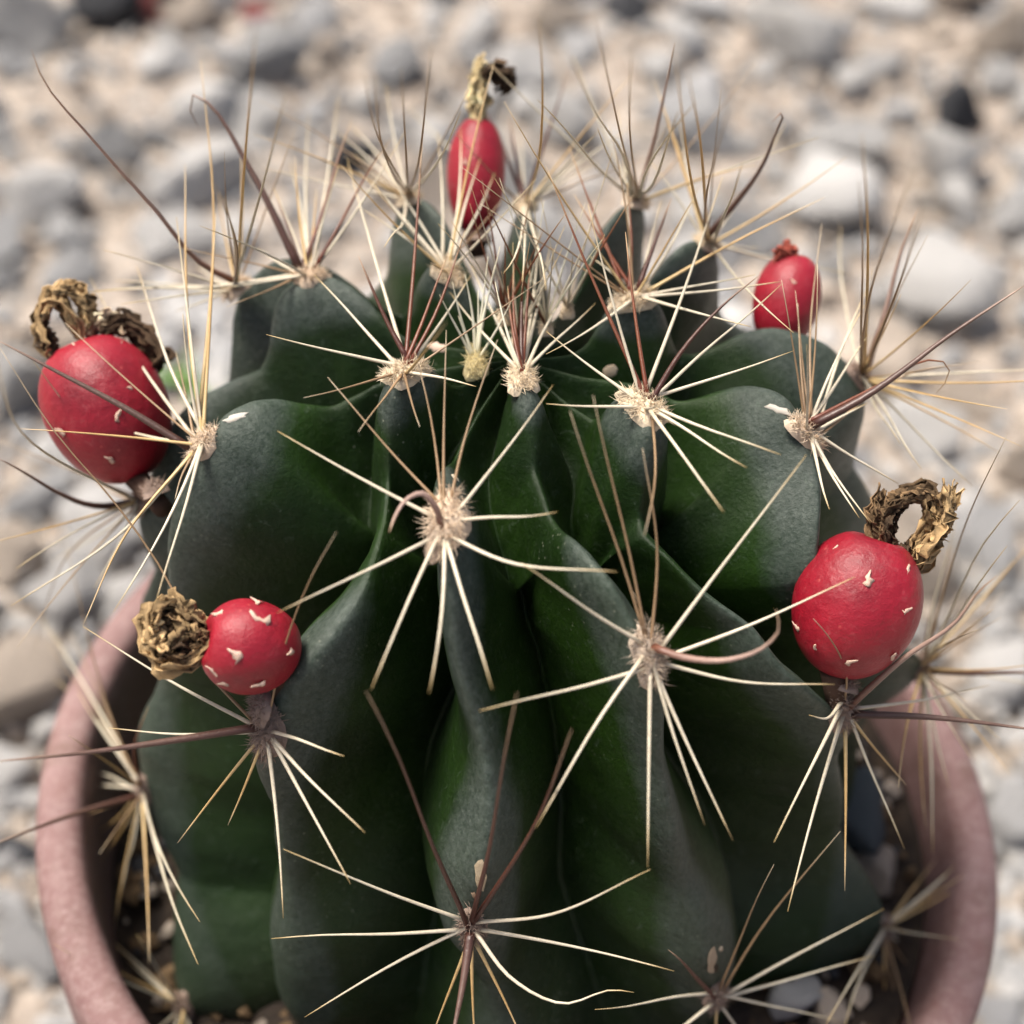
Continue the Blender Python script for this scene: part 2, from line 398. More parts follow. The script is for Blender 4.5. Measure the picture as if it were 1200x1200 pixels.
# ------------------------------------------------------------------ areoles and spines
PAL = {  # colours along a spine: base, middle, tip
 'w': ((.64, .57, .44), (.66, .60, .46), (.52, .37, .15)), 't': ((.34, .22, .12), (.30, .20, .11), (.56, .46, .32)),
 'g': ((.72, .55, .28), (.55, .36, .15), (.66, .52, .32)), 'd': ((.06, .014, .009), (.095, .036, .022), (.42, .29, .19)),
 'r': ((.14, .032, .014), (.19, .060, .025), (.56, .40, .22)), 'c': ((.055, .020, .014), (.115, .065, .05), (.36, .26, .20)),
 'p': ((.16, .06, .035), (.42, .29, .24), (.50, .34, .22)), 'y': ((.78, .74, .52), (.80, .78, .62), (.74, .68, .48)) }
RAD = {'w': .0195, 't': .0135, 'g': .018, 'd': .029, 'r': .022, 'c': .046, 'p': .038, 'y': .017}
ELV = {'w': .20, 't': .16, 'g': .22, 'd': .55, 'r': .5, 'c': .8, 'p': .75, 'y': .8}
def spine_mesh(P, kind, rscale=1.0):
    m = len(P); u = np.linspace(0, 1, m)
    R = RAD[kind] * rscale * (1.0 - u) ** .55 * (.85 + .15 * np.cos(u * 3)) + .0022
    R[0] *= 1.15
    V, F = tube(P, R, 6, .8)
    b, mi, tp = [np.array(c) for c in PAL[kind]]
    j = rng.uniform(.86, 1.1)
    C = []
    for x in u:
        c = b + (mi - b) * min(1, x / .45) if x < .72 else mi + (tp - mi) * (x - .72) / .28
        C += [np.clip(c * j, 0, 1)] * 6
    return V, F, np.array(C)
SPN = [0]
def solve_tip(P, Nn, tx, ty, s, lmax=5.0):
    d = ray(tx, ty); l0 = np.linalg.norm(P - CAM); ls = np.linspace(max(4, l0 - 5), l0 + 4, 700)
    X = CAM + ls[:, None] * d; v = X - P; ln = np.linalg.norm(v, axis=1)
    cost = np.abs((v @ Nn) / ln - s) + .05 * np.maximum(0, ln - lmax) + .055 * ln
    return X[cost.argmin()], ls[cost.argmin()], l0
def spine_px(ar, P, Nn, kind, pts, s=None, rs=1.0):
    tip, lt, l0 = solve_tip(P, Nn, pts[-1][0], pts[-1][1], ELV[kind] if s is None else s)
    bx, by = to_px(P); path = [(bx, by)] + list(pts)
    seg = np.r_[0, np.cumsum([math.hypot(path[i+1][0]-path[i][0], path[i+1][1]-path[i][1]) for i in range(len(path)-1)])]; seg /= seg[-1]
    Q = [P]
    for (x, y), f in zip(path[1:], seg[1:]): Q.append(CAM + ray(x, y) * (l0 + (lt - l0) * f))
    Q = np.array(Q); Q[0] = P + nrm(Q[1] - P) * .05 - Nn * .02
    C = catmull(Q, 9 if len(Q) == 2 else 15)
    if len(pts) == 1:                   # no spine is a ruler line
        ln = np.linalg.norm(C[-1] - C[0]); x, y = frame(C[-1] - C[0]); u = np.linspace(0, 1, len(C))
        C = C + (np.sin(u * math.pi) * ln * rng.normal(0, .014))[:, None] * x + (np.sin(u * math.pi * 1.6) * np.sin(u * math.pi) * ln * rng.normal(0, .010))[:, None] * y + (np.sin(u*math.pi) * ln * -.012)[:, None] * Nn
    V, F, Cc = spine_mesh(C, kind, rs)
    mk('spine', V, F, SPINE, ar, origin=Q[0], col=Cc); SPN[0] += 1
def spine_free(ar, P, d, ln, kind, rs=1.0, hook=False):
    d = nrm(d); x, y = frame(d); u = np.linspace(0, 1, 9)
    C = P + u[:, None] * d * ln + (u ** 2 * ln * rng.normal(0, .05))[:, None] * x + (u ** 2 * ln * rng.normal(0, .05))[:, None] * y
    V, F, Cc = spine_mesh(C, kind, rs)
    mk('spine', V, F, SPINE, ar, origin=P, col=Cc); SPN[0] += 1
def areole(P, Nn, upv, size, tone, nf=520):
    """woolly cushion: a low mound with short fibres; size = half length along the rib (cm)"""
    x = nrm(np.cross(upv, Nn)); y = np.cross(Nn, x); V = []; F = []; C = []
    tone = np.array(tone)
    for i in range(7):
        ph = i / 6 * math.pi / 2
        for k in range(14):
            a = k / 14 * 2 * math.pi; j = 1 + .2 * math.sin(3 * a + tone[0] * 40)
            V.append(P + (x * .55 * math.cos(a) + y * math.sin(a)) * size * .9 * math.cos(ph) * j + Nn * (size * (.46 + .06 * math.sin(5 * a)) * math.sin(ph) - .05)); C.append(tone * rng.uniform(.7, 1.0))
    for i in range(6):
        for k in range(14): F.append((i*14+k, i*14+(k+1) % 14, (i+1)*14+(k+1) % 14, (i+1)*14+k))
    for _ in range(nf):
        a = rng.uniform(0, 2*math.pi); r = math.sqrt(rng.uniform(0, 1)); q = P + (x * .52 * math.cos(a) + y * math.sin(a)) * size * .85 * r + Nn * size * (.38 * math.sqrt(1 - r*r*.9) - .1)
        d = nrm(Nn * (1.15 - .8 * r) + (x * math.cos(a) + y * math.sin(a)) * (.25 + .7 * r) + rng.normal(0, .8, 3)); ln = size * rng.uniform(.10, .42)
        e = q + d * ln * .55 ; tp = q + d * ln + rng.normal(0, .2, 3) * ln * .6
        s1, s2 = frame(d); w = rng.uniform(.003, .0055); i0 = len(V)
        for p, ww in ((q, w), (e, w * .7)):
            for k in range(3): V.append(p + ww * (s1 * math.cos(k*2.094) + s2 * math.sin(k*2.094)))
        V.append(tp)
        for k in range(3): F.append((i0+k, i0+(k+1) % 3, i0+3+(k+1) % 3, i0+3+k)); F.append((i0+3+k, i0+3+(k+1) % 3, i0+6))
        c = tone * rng.uniform(.7, 1.15); C += [np.clip(c, 0, 1)] * 7
    return mk('areole', V, F, WOOL, cactus, origin=P, col=np.array(C))
CREAM, MID, OLD = (.86, .73, .54), (.82, .67, .51), (.38, .29, .24)
S = {  # spines read from the photograph: kind, way points ..., tip
 'A1': [('w', (325,505)), ('t', (384,442)), ('t', (486,412)), ('t', (523,387)), ('t', (583,398)), ('w', (648,451)), ('w', (653,600)), ('w', (590,657), (723,670)), ('w', (325,718)), ('w', (435,808)), ('w', (503,812)), ('w', (577,808)), ('p', (510,594), (494,578), (478,584), (464,603), (456,624))],
 'B1': [('t', (668,482)), ('t', (695,463)), ('t', (770,640), (753,525)), ('w', (612,660)), ('w', (945,533)), ('w', (880,732), (1002,676)), ('w', (870,799), (978,802)), ('w', (562,833)), ('w', (628,970)), ('w', (759,1017)), ('w', (826,967)), ('w', (859,985)), ('p', (800,770), (860,772), (897,757), (913,738), (909,714))],
 'C0': [('w', (312,392)), ('t', (356,466)), ('t', (420,506)), ('t', (492,500)), ('w', (520,443), (558,453)), ('w', (368,322)), ('d', (420,300)), ('w', (450,340), (407,187)), ('r', (484,325), (495,163)), ('r', (526,296)), ('r', (545,270)), ('w', (552,322))],
 'B0': [('d', (613,325)), ('w', (547,300)), ('w', (645,288)), ('w', (669,330)), ('w', (698,355)), ('r', (595,335)), ('r', (602,312)), ('r', (622,305)), ('w', (527,342)), ('w', (632,270)), ('y', (580,330))],
 'D0': [('w', (640,473)), ('w', (640,388)), ('r', (700,340), (640,195)), ('r', (733,272)), ('w', (800,345), (847,207)), ('d', (800,410), (850,355), (888,324)), ('w', (917,332)), ('w', (930,411)), ('w', (915,533)), ('w', (875,548)), ('w', (848,600)), ('t', (755,628))],
 'M0': [('w', (723,123)), ('r', (673,228)), ('r', (668,175)), ('w', (775,235)), ('d', (787,232)), ('w', (818,220)), ('g', (862,283), (967,231)), ('w', (860,338), (915,330)), ('w', (800,362), (880,383)), ('w', (640,415)), ('w', (885,322)), ('r', (740,290), (735,215)), ('w', (690,300))],
 'H0': [('w', (447,190)), ('w', (425,245)), ('w', (432,212)), ('w', (513,155)), ('w', (563,185)), ('w', (580,202)), ('t', (590,232)), ('w', (540,150))],
 'J1': [('w', (475,122)), ('d', (545,80)), ('d', (597,135)), ('d', (667,80)), ('g', (632,20)), ('w', (610,160)), ('w', (612,330)), ('w', (640,340)), ('w', (590,320)), ('w', (690,170))],
 'I1': [('t', (427,87)), ('t', (440,88)), ('t', (506,52)), ('w', (410,180)), ('w', (540,130)), ('t', (470,80)), ('w', (450,290))],
 'K1': [('p', (765,170), (791,50)), ('t', (740,60)), ('t', (697,20)), ('w', (668,67)), ('w', (630,117)), ('w', (815,120)), ('w', (795,130)), ('w', (700,150))],
 'L1': [('g', (820,160), (806,85)), ('g', (790,60)), ('t', (853,130)), ('c', (897,187), (916,140), (921,131), (914,133), (905,143)), ('w', (1000,322)), ('w', (870,190)), ('w', (930,390)), ('w', (890,290))],
 'M1': [('g', (1017,267), (1010,155)), ('t', (1006,212)), ('t', (1055,330), (1083,235)), ('p', (1076,244)), ('t', (1073,195)), ('w', (1080,550)), ('w', (1140,570)), ('w', (1055,520)), ('w', (985,262)), ('w', (1110,480))],
 'E1': [('t', (932,340)), ('t', (935,355)), ('t', (950,380), (963,262)), ('w', (1018,334)), ('w', (1018,392)), ('c', (1017,463), (1053,438), (1103,400), (1203,333)), ('w', (1017,472)), ('w', (1053,567)), ('w', (1020,613)), ('w', (1007,607)), ('w', (972,597)), ('r', (1043,445), (1090,422), (1112,428), (1111,442), (1097,461)), ('t', (1060,440), (1150,423))],
 'F0': [('w', (105,325)), ('w', (208,450), (160,312)), ('t', (217,460), (206,412)), ('g', (220,370), (217,193)), ('g', (250,233), (235,70)), ('g', (246,380), (253,250)), ('c', (150,480), (60,432), (-8,396)), ('w', (160,508), (103,490)), ('w', (147,620), (13,710)), ('g', (145,630), (97,733)), ('w', (133,717)), ('w', (182,707)), ('t', (212,560), (205,585))],
 'G1': [('c', (127,593), (-5,536)), ('p', (150,558), (103,543)), ('t', (120,570), (83,503)), ('w', (60,660)), ('t', (80,650), (38,770)), ('w', (110,690)), ('w', (20,500), (-4,425))],
 'H1': [('g', (286,200), (300,35)), ('w', (296,260), (335,112)), ('p', (240,312), (183,247), (110,165), (45,82), (37,58)), ('w', (228,312)), ('t', (251,215)), ('w', (262,230)), ('w', (205,365)), ('t', (270,260))],
 'G0': [('c', (287,187), (243,120), (229,109), (222,118), (233,150)), ('d', (322,223)), ('w', (362,133)), ('w', (397,110)), ('r', (412,140)), ('r', (458,163)), ('w', (258,338)), ('w', (100,343)), ('t', (265,360)), ('w', (340,190)), ('w', (300,290))],
 'C1': [('w', (203,800), (97,734)), ('w', (200,860), (127,853)), ('c', (200,868), (100,882), (-12,893)), ('w', (403,886)), ('w', (350,900), (428,976)), ('w', (345,915), (411,1036)), ('w', (332,1076)), ('g', (208,988)), ('g', (267,967)), ('t', (333,760), (368,670), (394,624)), ('t', (235,775), (207,700), (133,587), (67,510), (-5,400))],
 'F1': [('w', (47,723)), ('w', (63,795)), ('t', (130,840), (78,640)), ('t', (80,738)), ('r', (157,880), (174,828)), ('w', (130,910), (93,900)), ('w', (42,918)), ('c', (100,950), (-12,991)), ('g', (90,998)), ('g', (112,1018)), ('w', (135,1068)), ('g', (134,1090)), ('g', (175,1128)), ('w', (203,1060), (232,1130)), ('w', (234,1080)), ('w', (150,1010))],
 'F2': [('w', (137,1107)), ('w', (150,1125)), ('w', (160,1095)), ('w', (170,1182)), ('w', (240,1260)), ('g', (180,1240))],
 'A2': [('d', (429,810)), ('d', (606,812)), ('d', (630,960), (670,855)), ('w', (332,995)), ('w', (318,1100)), ('w', (357,1192)), ('w', (640,1073), (762,1019)), ('w', (790,1138)), ('w', (600,1147), (660,1176), (720,1160), (743,1163)), ('g', (505,1218)), ('c', (543,1150), (526,1235)), ('g', (557,1228)), ('g', (612,1218))],
 'D1': [('w', (968,842), (948,838)), ('w', (907,987)), ('w', (923,1068)), ('g', (990,1044)), ('w', (1060,995)), ('g', (1062,920)), ('c', (1083,840), (1235,858)), ('w', (1083,820), (1160,803)), ('p', (1061,770), (1122,727), (1148,692), (1168,675)), ('t', (992,792), (968,742), (953,725))],
 'E2': [('t', (1137,600), (1180,510)), ('w', (1120,610)), ('w', (1195,586)), ('d', (1115,640)), ('t', (1146,738)), ('c', (1235,790)), ('t', (1133,823)), ('w', (1113,925)), ('w', (1093,1000)), ('g', (1085,970)), ('g', (1053,923)), ('w', (1180,640))],
 'B2': [('t', (907,1013)), ('t', (985,974)), ('w', (1036,1065)), ('w', (1025,1120)), ('w', (990,1199)), ('d', (783,1113)), ('w', (697,1183)), ('w', (760,1235)), ('w', (900,1260)), ('g', (840,1260))],
 'D2': [('g', (1097,1007)), ('g', (1126,1030)), ('g', (1090,1128)), ('w', (1100,1153), (1130,1183), (1131,1205)), ('g', (1041,1208)), ('w', (988,1208)), ('w', (968,1200)), ('w', (1105,1140))],
}
SOLID = {'A1': MID, 'B1': (.66, .55, .44), 'C0': CREAM, 'B0': CREAM, 'D0': CREAM, 'M0': CREAM, 'H0': CREAM, 'J1': CREAM, 'I1': CREAM, 'K1': MID, 'L1': CREAM}
SZ = {'A1': .36, 'B1': .31, 'C0': .28, 'B0': .29, 'D0': .32, 'M0': .28, 'H0': .26, 'C1': .33, 'D1': .32}
A3 = {}
for k in AREO:
    az, t, off = POS[k]; P = env(az, t, off); a = math.radians(az); i = np.abs(TT - t).argmin()
    Nn = nrm([NR[i] * math.sin(a), -NR[i] * math.cos(a), NZ[i] + .1])
    upv = nrm(np.array([-dR[i] * math.sin(a), dR[i] * math.cos(a), -dZ[i]]) / L[i])
    A3[k] = (P, Nn, upv)
    ar = areole(P, Nn, upv, SZ.get(k, .26), SOLID.get(k, MID if t < 4 else OLD))
    for sp in S[k]:
        spine_px(ar, P + Nn * .06 + upv * rng.uniform(-.10, .10) , Nn, sp[0], sp[1:], .22 if k in ('A2', 'B2') and sp[0] == 'd' else None)
fine_V = []; fine_F = []; fine_C = []
XTRA = {'G0': 7, 'H1': 9, 'I1': 8, 'K1': 8, 'L1': 8, 'M0': 5, 'M1': 10, 'J1': 7, 'H0': 6, 'E1': 4, 'F0': 4, 'E2': 12, 'D2': 9, 'F1': 5, 'G1': 8, 'F2': 8, 'D0': 2, 'C0': 2}
for k, nn in XTRA.items():
    P, Nn, upv = A3[k]; x = np.cross(upv, Nn)
    for i in range(nn):
        a = rng.uniform(0, 2 * math.pi); s_ = rng.uniform(.15, .75); d = nrm((x * math.cos(a) + upv * math.sin(a)) * math.sqrt(1 - s_*s_) + Nn * s_ + np.array([0, 0, .25]))
        ln = rng.uniform(1.0, 2.3); u = np.linspace(0, 1, 9); f1, f2 = frame(d)
        Cq = P + u[:, None] * d * ln + (u ** 2 * ln * rng.normal(0, .06))[:, None] * f1 + (u ** 2 * ln * rng.normal(0, .06))[:, None] * f2
        v, f, c = spine_mesh(Cq, random.choice('wwwgggtt'), .85); i0 = len(fine_V); fine_V += list(v); fine_F += [tuple(i0 + q for q in ff) for ff in f]; fine_C += list(c)
fs_ = mk('fine_spines', fine_V, fine_F, SPINE, cactus, col=np.array(fine_C)); fs_['kind'] = 'stuff'
# the woolly growing point with its young pale spines
az, t, off = on_env(557, 413); P = env(az, t) - np.array([0, 0, .12])
ar = areole(P, np.array([0, -.25, .97]), np.array([0, .97, .25]), .24, (.85, .74, .42), 260)
for tp in [(515,345), (530,330), (545,322), (560,340), (580,310), (586,288), (600,352), (537,370), (572,300)]: spine_px(ar, P, np.array([0, 0, 1.0]), 'y', [tp], .85)
for px, py, nn in [(607, 385, 9), (590, 360, 7), (640, 372, 7), (665, 352, 6)]:
    az, t, off = on_env(px, py); P = env(az, max(t, .2)) - np.array([0, 0, .1])
    ar = areole(P, np.array([0, -.1, .99]), np.array([0, .99, .1]), .15, CREAM, 110)
    for i in range(nn):
        an = i * 2.4; spine_free(ar, P, np.array([math.cos(an) * .42, math.sin(an) * .42, 1]) , rng.uniform(.9, 1.7), random.choice('wyrrw'), .8)
# dried nectar by the youngest spines: small white patches
def patch(px, py, wx, wy, rot, colr):
    h = BVH.ray_cast(Vector(CAM), Vector(ray(px, py)))
    if h[0] is None: return
    P = np.array(h[0]); nn = np.array(h[1]); nn = nn if nn @ (CAM - P) > 0 else -nn
    Vv = []; Ff = []
    x = nrm(RT - nn * (RT @ nn)); y = np.cross(nn, x); cr, sr = math.cos(rot), math.sin(rot); x, y = x * cr + y * sr, -x * sr + y * cr
    for i in range(5):
        ph = i / 4 * math.pi / 2
        for k in range(12):
            aa = k / 12 * 2 * math.pi; j = 1 + .22 * math.sin(2 * aa + px) + .16 * math.sin(5 * aa + py) + .10 * math.sin(7 * aa + px)
            Vv.append(P + (x * wx * math.cos(aa) + y * wy * math.sin(aa)) * math.cos(ph) * j + nn * ((.012 if max(colr) > .1 else .017) * math.sin(ph) - .004))
    for i in range(4):
        for k in range(12): Ff.append((i*12+k, i*12+(k+1) % 12, (i+1)*12+(k+1) % 12, (i+1)*12+k))
    mk('nectar_patch', Vv, Ff, NECTAR, cactus, col=np.tile(np.array(colr), (60, 1)))
for a in [(276, 489, .12, .036, .3, (.56, .54, .48)), (912, 480, .11, .04, -.5, (.56, .54, .48)), (534, 560, .05, .10, 0, (.80, .70, .52)), (744, 700, .04, .10, .2, (.72, .62, .46)), (512, 407, .10, .05, 0, (.80, .62, .50)), (715, 435, .10, .06, .3, (.80, .64, .46)), (563, 1026, .065, .15, -.1, (.40, .33, .23)), (565, 1034, .026, .085, -.1, (.05, .035, .02)), (835, 1126, .075, .17, .2, (.38, .30, .21)), (838, 1134, .035, .11, .2, (.035, .025, .016)), (845, 1112, .03, .05, .4, (.52, .44, .33)), (556, 1050, .03, .05, 0, (.30, .21, .14)), (405, 322, .10, .04, -.5, (.76, .72, .60))]: patch(*a)

# ------------------------------------------------------------------ fruits
def fruit(base_px, cen_px, wpx, hpx, dl, tipdl, label, scales, flower, neck=.25, bl=None, axis=None):
    """base_px on the cactus, cen_px centre of the berry, wpx/hpx its size in pixels; dl = how much nearer the centre is than the base (cm)"""
    az, t, off = on_env(*base_px); B = env(az, t, off) if bl is None else CAM + ray(*base_px) * bl
    lb = np.linalg.norm(B - CAM); lc = lb - dl; Cn = CAM + ray(*cen_px) * lc
    ax = nrm(Cn - B) if axis is None else nrm(RT * axis[0] + UP * axis[1] - FW * axis[2]); rw = wpx / 2 / FPX * ((Cn - CAM) @ FW); rh = hpx / 2 / FPX * ((Cn - CAM) @ FW)
    x, y = frame(ax); V = []; F = []; n = 40; mr = 26
    for i in range(mr + 1):
        ph = -math.pi/2 + math.pi * i / mr; s = math.sin(ph); c = math.cos(ph)
        prof = c ** .92 * (1 + .05 * s)
        if s > .93: s = .93 - (s - .93) * .9       # sunken crown under the dried flower
        for k in range(n):
            a = 2 * math.pi * k / n
            r = rw * prof * (1 + .018 * math.sin(3 * a + base_px[0]) + .012 * math.sin(5 * a + s * 2))
            V.append(Cn + ax * rh * s + (x * math.cos(a) + y * math.sin(a)) * r)
    for i in range(mr):
        for k in range(n): F.append((i*n+k, i*n+(k+1) % n, (i+1)*n+(k+1) % n, (i+1)*n+k))
    fr = mk('fruit', V, F, BERRY, cactus, origin=B); fr['label'] = label
    st, sf = tube([B - ax * .15, Cn - ax * rh * .93], [.10, .13], 10); mk('stalk', st, sf, WOOL, fr, col=np.tile(np.array((.085, .05, .035)), (len(st), 1)))
    areole(B + ax * .05, ax, np.cross(ax, np.array([1.0, .1, 0])), .25, OLD, 260)
    for (sx, sy, sz) in scales:                     # papery scale on the skin
        d = ray(sx, sy); o = CAM - Cn
        A_ = lambda v: np.array([v @ x / rw, v @ y / rw, v @ ax / rh])
        o2, d2 = A_(o), A_(d); bq = o2 @ d2; cq = o2 @ o2 - 1; aq = d2 @ d2; disc = bq*bq - aq*cq
        if disc <= 0: continue
        l = (-bq - math.sqrt(disc)) / aq
        Q = CAM + d * l; v = Q - Cn; nn = nrm(x * (v @ x) / rw**2 + y * (v @ y) / rw**2 + ax * (v @ ax) / rh**2)
        tg = nrm(ax - nn * (ax @ nn)); sd_ = np.cross(nn, tg); rot = rng.normal(0, .5); tg, sd_ = tg*math.cos(rot)+sd_*math.sin(rot), sd_*math.cos(rot)-tg*math.sin(rot)
        s = .058 * sz; Vs = []; Fs = []
        cv = rng.uniform(-.5, .5)
        for i in range(6):
            u = i / 5; wd = s * (.50 * math.sin(math.pi * min(1, u * .72 + .30)) * (1 - u) ** .5 + .07) * rng.uniform(.7, 1.2)
            mid = Q + tg * s * 1.7 * (u - .45) + nn * (.004 + s * (.04 + .22 * u * u)) + sd_ * s * cv * (u - .3) ** 2 * 2
            Vs += [mid - sd_ * wd * rng.uniform(.2, 1.6) - nn * .3 * wd, mid + nn * .004 + tg * s * rng.normal(0, .12), mid + sd_ * wd * rng.uniform(.2, 1.5) - nn * .3 * wd]
        for i in range(5):
            for k in (0, 1): Fs.append((i*3+k, i*3+k+1, i*3+4+k, i*3+3+k))
        so_ = mk('scale', Vs, Fs, SCALE, fr, col=np.tile(np.array((.64, .47, .38)) * rng.uniform(.8, 1.1), (len(Vs), 1)))
        md = so_.modifiers.new('thickness', 'SOLIDIFY'); md.thickness = .00006
    if flower:
        Vf = []; Ff = []; Cf = []; lt = lc - tipdl
        for (poly, cnt, wdt, colr) in flower:
            for q in range(int(cnt * 2.2)):
                pts = []; dj = rng.normal(0, .10)
                for i, (a, b) in enumerate(poly):
                    j = 0 if i == 0 else 5.0
                    u = i / (len(poly) - 1)
                    pts.append(CAM + ray(a + rng.normal(0, j), b + rng.normal(0, j * .9)) * (lt + dj + rng.normal(0, .06)))
                C = catmull(pts, 26); C[1:] += rng.normal(0, .009, (25, 3)); T = np.gradient(C, axis=0); i0 = len(Vf); tw = rng.uniform(0, 6.28); tws = rng.normal(0, 3.0)
                cc = np.array(colr) * rng.uniform(.5, 1.2); wq = wdt * rng.uniform(.3, 1.0); p1, p2 = rng.uniform(0, 6.28, 2)
                for i in range(26):
                    u = i / 25; xx, yy = frame(T[i]); a = tw + tws * u; sx = xx*math.cos(a)+yy*math.sin(a); sy = np.cross(nrm(T[i]), sx)
                    ww = wq * (.45 + .55 * math.sin(math.pi * min(1, u * .8 + .15))) * (1 + .35 * math.sin(u * 23 + p1)) * (1 if u < .9 else .5)
                    for k in range(7):
                        e = (k - 3) / 3
                        cur = .45 * e * e + .38 * math.sin(e * 6 + u * 7 + p1) + .25 * math.sin(u * 31 + e * 4 + p2)
                        Vf.append(C[i] + sx * ww * e + sy * ww * cur + rng.normal(0, .0025, 3)); Cf.append(np.clip(cc * rng.uniform(.75, 1.2) * (.55 + .9 * max(0, .5 + cur) * .9 + .35 * e * e), 0, 1))
                for i in range(25):
                    for k in range(6): Ff.append((i0+i*7+k, i0+i*7+k+1, i0+(i+1)*7+k+1, i0+(i+1)*7+k))
        fl = mk('dried_flower', Vf, Ff, DRY, fr, col=np.array(Cf)); md = fl.modifiers.new('thickness', 'SOLIDIFY'); md.thickness = .00007
    return fr
TAN, BRN, PALE, DK = (.38, .265, .135), (.16, .105, .056), (.56, .45, .31), (.075, .048, .028)
fruit((185, 580), (126, 480), 143, 178, -.6, -.15, 'large red berry with wide shrivelled dried flower, beside the pot rim', axis=(-.35, .93, .1), scales=[(90,407,1.3), (142,405,.9), (137,487,1.3), (72,505,1.2), (130,538,1.1), (152,455,.6), (122,383,.7)],
  flower=[([(98,402), (82,370), (62,345), (44,372), (50,405), (62,420)], 5, .075, TAN), ([(62,342), (85,338), (100,370), (112,392)], 5, .08, TAN), ([(98,388), (130,376), (152,386)], 4, .07, PALE), ([(118,390), (148,378), (172,400), (186,425), (178,437)], 7, .085, DK), ([(48,375), (58,400), (66,425)], 3, .05, DK)])
fruit((312, 826), (294, 757), 112, 118, .35, -.1, 'round red berry flecked with white scales, its dried flower turned sideways', axis=(-.80, .18, .42), scales=[(254,712,1.2), (256,720,1.2), (303,727,1.8), (276,767,1.4), (251,786,1.3), (262,800,1.1), (303,802,1.2), (339,765,1.0), (300,705,1.2)],
  flower=[([(248,748), (220,772), (194,776), (178,752), (180,716), (196,702)], 6, .085, TAN), ([(248,736), (222,722), (200,706), (188,714)], 4, .08, TAN), ([(250,756), (226,742), (205,730), (196,716)], 5, .08, BRN), ([(248,752), (230,760), (206,770), (188,768)], 4, .08, BRN), ([(184,716), (184,745), (196,772)], 4, .07, TAN), ([(246,746), (225,748), (210,740), (200,745)], 6, .10, BRN), ([(240,750), (215,755), (195,740)], 5, .09, DK), ([(235,735), (212,738), (190,752)], 4, .09, TAN)])
fruit((986, 806), (1003, 709), 146, 176, .25, -.15, 'largest plump red berry with curled brown dried flower open like a ring', axis=(.30, .95, .1), scales=[(976,646,1.3), (1017,679,1.4), (1062,715,1.1), (997,775,1.2), (1047,768,1.2), (934,735,1.0), (1061,674,1.9), (955,757,.7)],
  flower=[([(1056,672), (1036,642), (1028,610), (1034,578)], 6, .07, BRN), ([(1058,672), (1076,656), (1096,632), (1109,602), (1116,570)], 6, .075, TAN), ([(1034,604), (1054,584), (1080,576), (1102,592)], 6, .065, BRN), ([(1054,662), (1044,620), (1056,592)], 4, .055, DK), ([(1062,655), (1088,625), (1092,596), (1078,578)], 5, .065, TAN), ([(1056,668), (1060,650), (1072,640)], 4, .09, DK)])
fruit((900, 415), (922, 354), 78, 116, -.2, 0, 'small smooth red berry without flower behind the ribs', axis=(.2, .97, 0), scales=[(930,330,.7)], flower=[([(912,303), (918,300), (930,304)], 4, .06, (.40, .10, .07))], bl=14.6)
fruit((562, 285), (558, 206), 68, 140, -.1, -.1, 'slender red berry with a pale neck at the back of the crown', axis=(.05, 1, 0), scales=[(545,190,.7), (570,230,.7)],
  flower=[([(562,146), (560,118), (561,88), (566,74)], 7, .07, (.62, .50, .28)), ([(566,90), (578,82), (592,94), (584,102)], 6, .09, DK)], bl=15.2)

# ------------------------------------------------------------------ stones
import bmesh
def stone_mesh(seed, sub=3, cuts=11, mt=None):
    r = random.Random(seed); bm = bmesh.new(); bmesh.ops.create_icosphere(bm, subdivisions=sub, radius=1)
    pl = []
    for _ in range(cuts):
        v = Vector((r.gauss(0, 1), r.gauss(0, 1), r.gauss(0, 1))).normalized(); pl.append((v, r.uniform(.42, .80)))
    for v in bm.verts:
        p = v.co.copy()
        for nn, dd in pl:
            e = p.dot(nn) - dd
            if e > 0: p -= nn * e
        q = p * 1.7 + Vector((seed * 3.1, 0, 0))
        v.co = p * (1 + .13 * mnoise.fractal(q, 1, 2, 4))
    me = bpy.data.meshes.new('stone'); bm.to_mesh(me); bm.free()
    me.polygons.foreach_set('use_smooth', [True] * len(me.polygons))
    return me
BASE = [stone_mesh(i) for i in range(14)]
MESH = {}
def stone(kind, pos, sz, rot, label, group, name='stone', cat='stone'):
    key = (kind, random.randrange(14))
    if key not in MESH:
        me = BASE[key[1]].copy(); me.materials.append(ST[kind]); MESH[key] = me
    o = bpy.data.objects.new(name, MESH[key]); COL.objects.link(o); ORG[o.name] = np.asarray(pos, float)
    o.location = M(pos); o.scale = [s * .01 for s in sz]; o.rotation_euler = rot
    return tag(o, label, cat, group)
MARKS = []
TONE = {'white': 'pale whitish', 'grey': 'mid grey', 'tan': 'sandy tan', 'dark': 'dark charcoal'}
def lab(kd, p, r):
    sz = 'small' if r < .85 else ('medium' if r < 1.4 else 'large')
    near = min(MARKS, key=lambda m: (m[0][0]-p[0])**2 + (m[0][1]-p[1])**2)[1]
    a = f'{sz} {TONE[kd]} stone on the gravel nearest {near}'
    return a, a.replace(' on the gravel', 's')
used = []
def ground_pt(px, py, h=0): return ray_z(px, py, -GZ + h)
def px_size(p, s): return s / FPX * ((np.asarray(p) - CAM) @ FW)
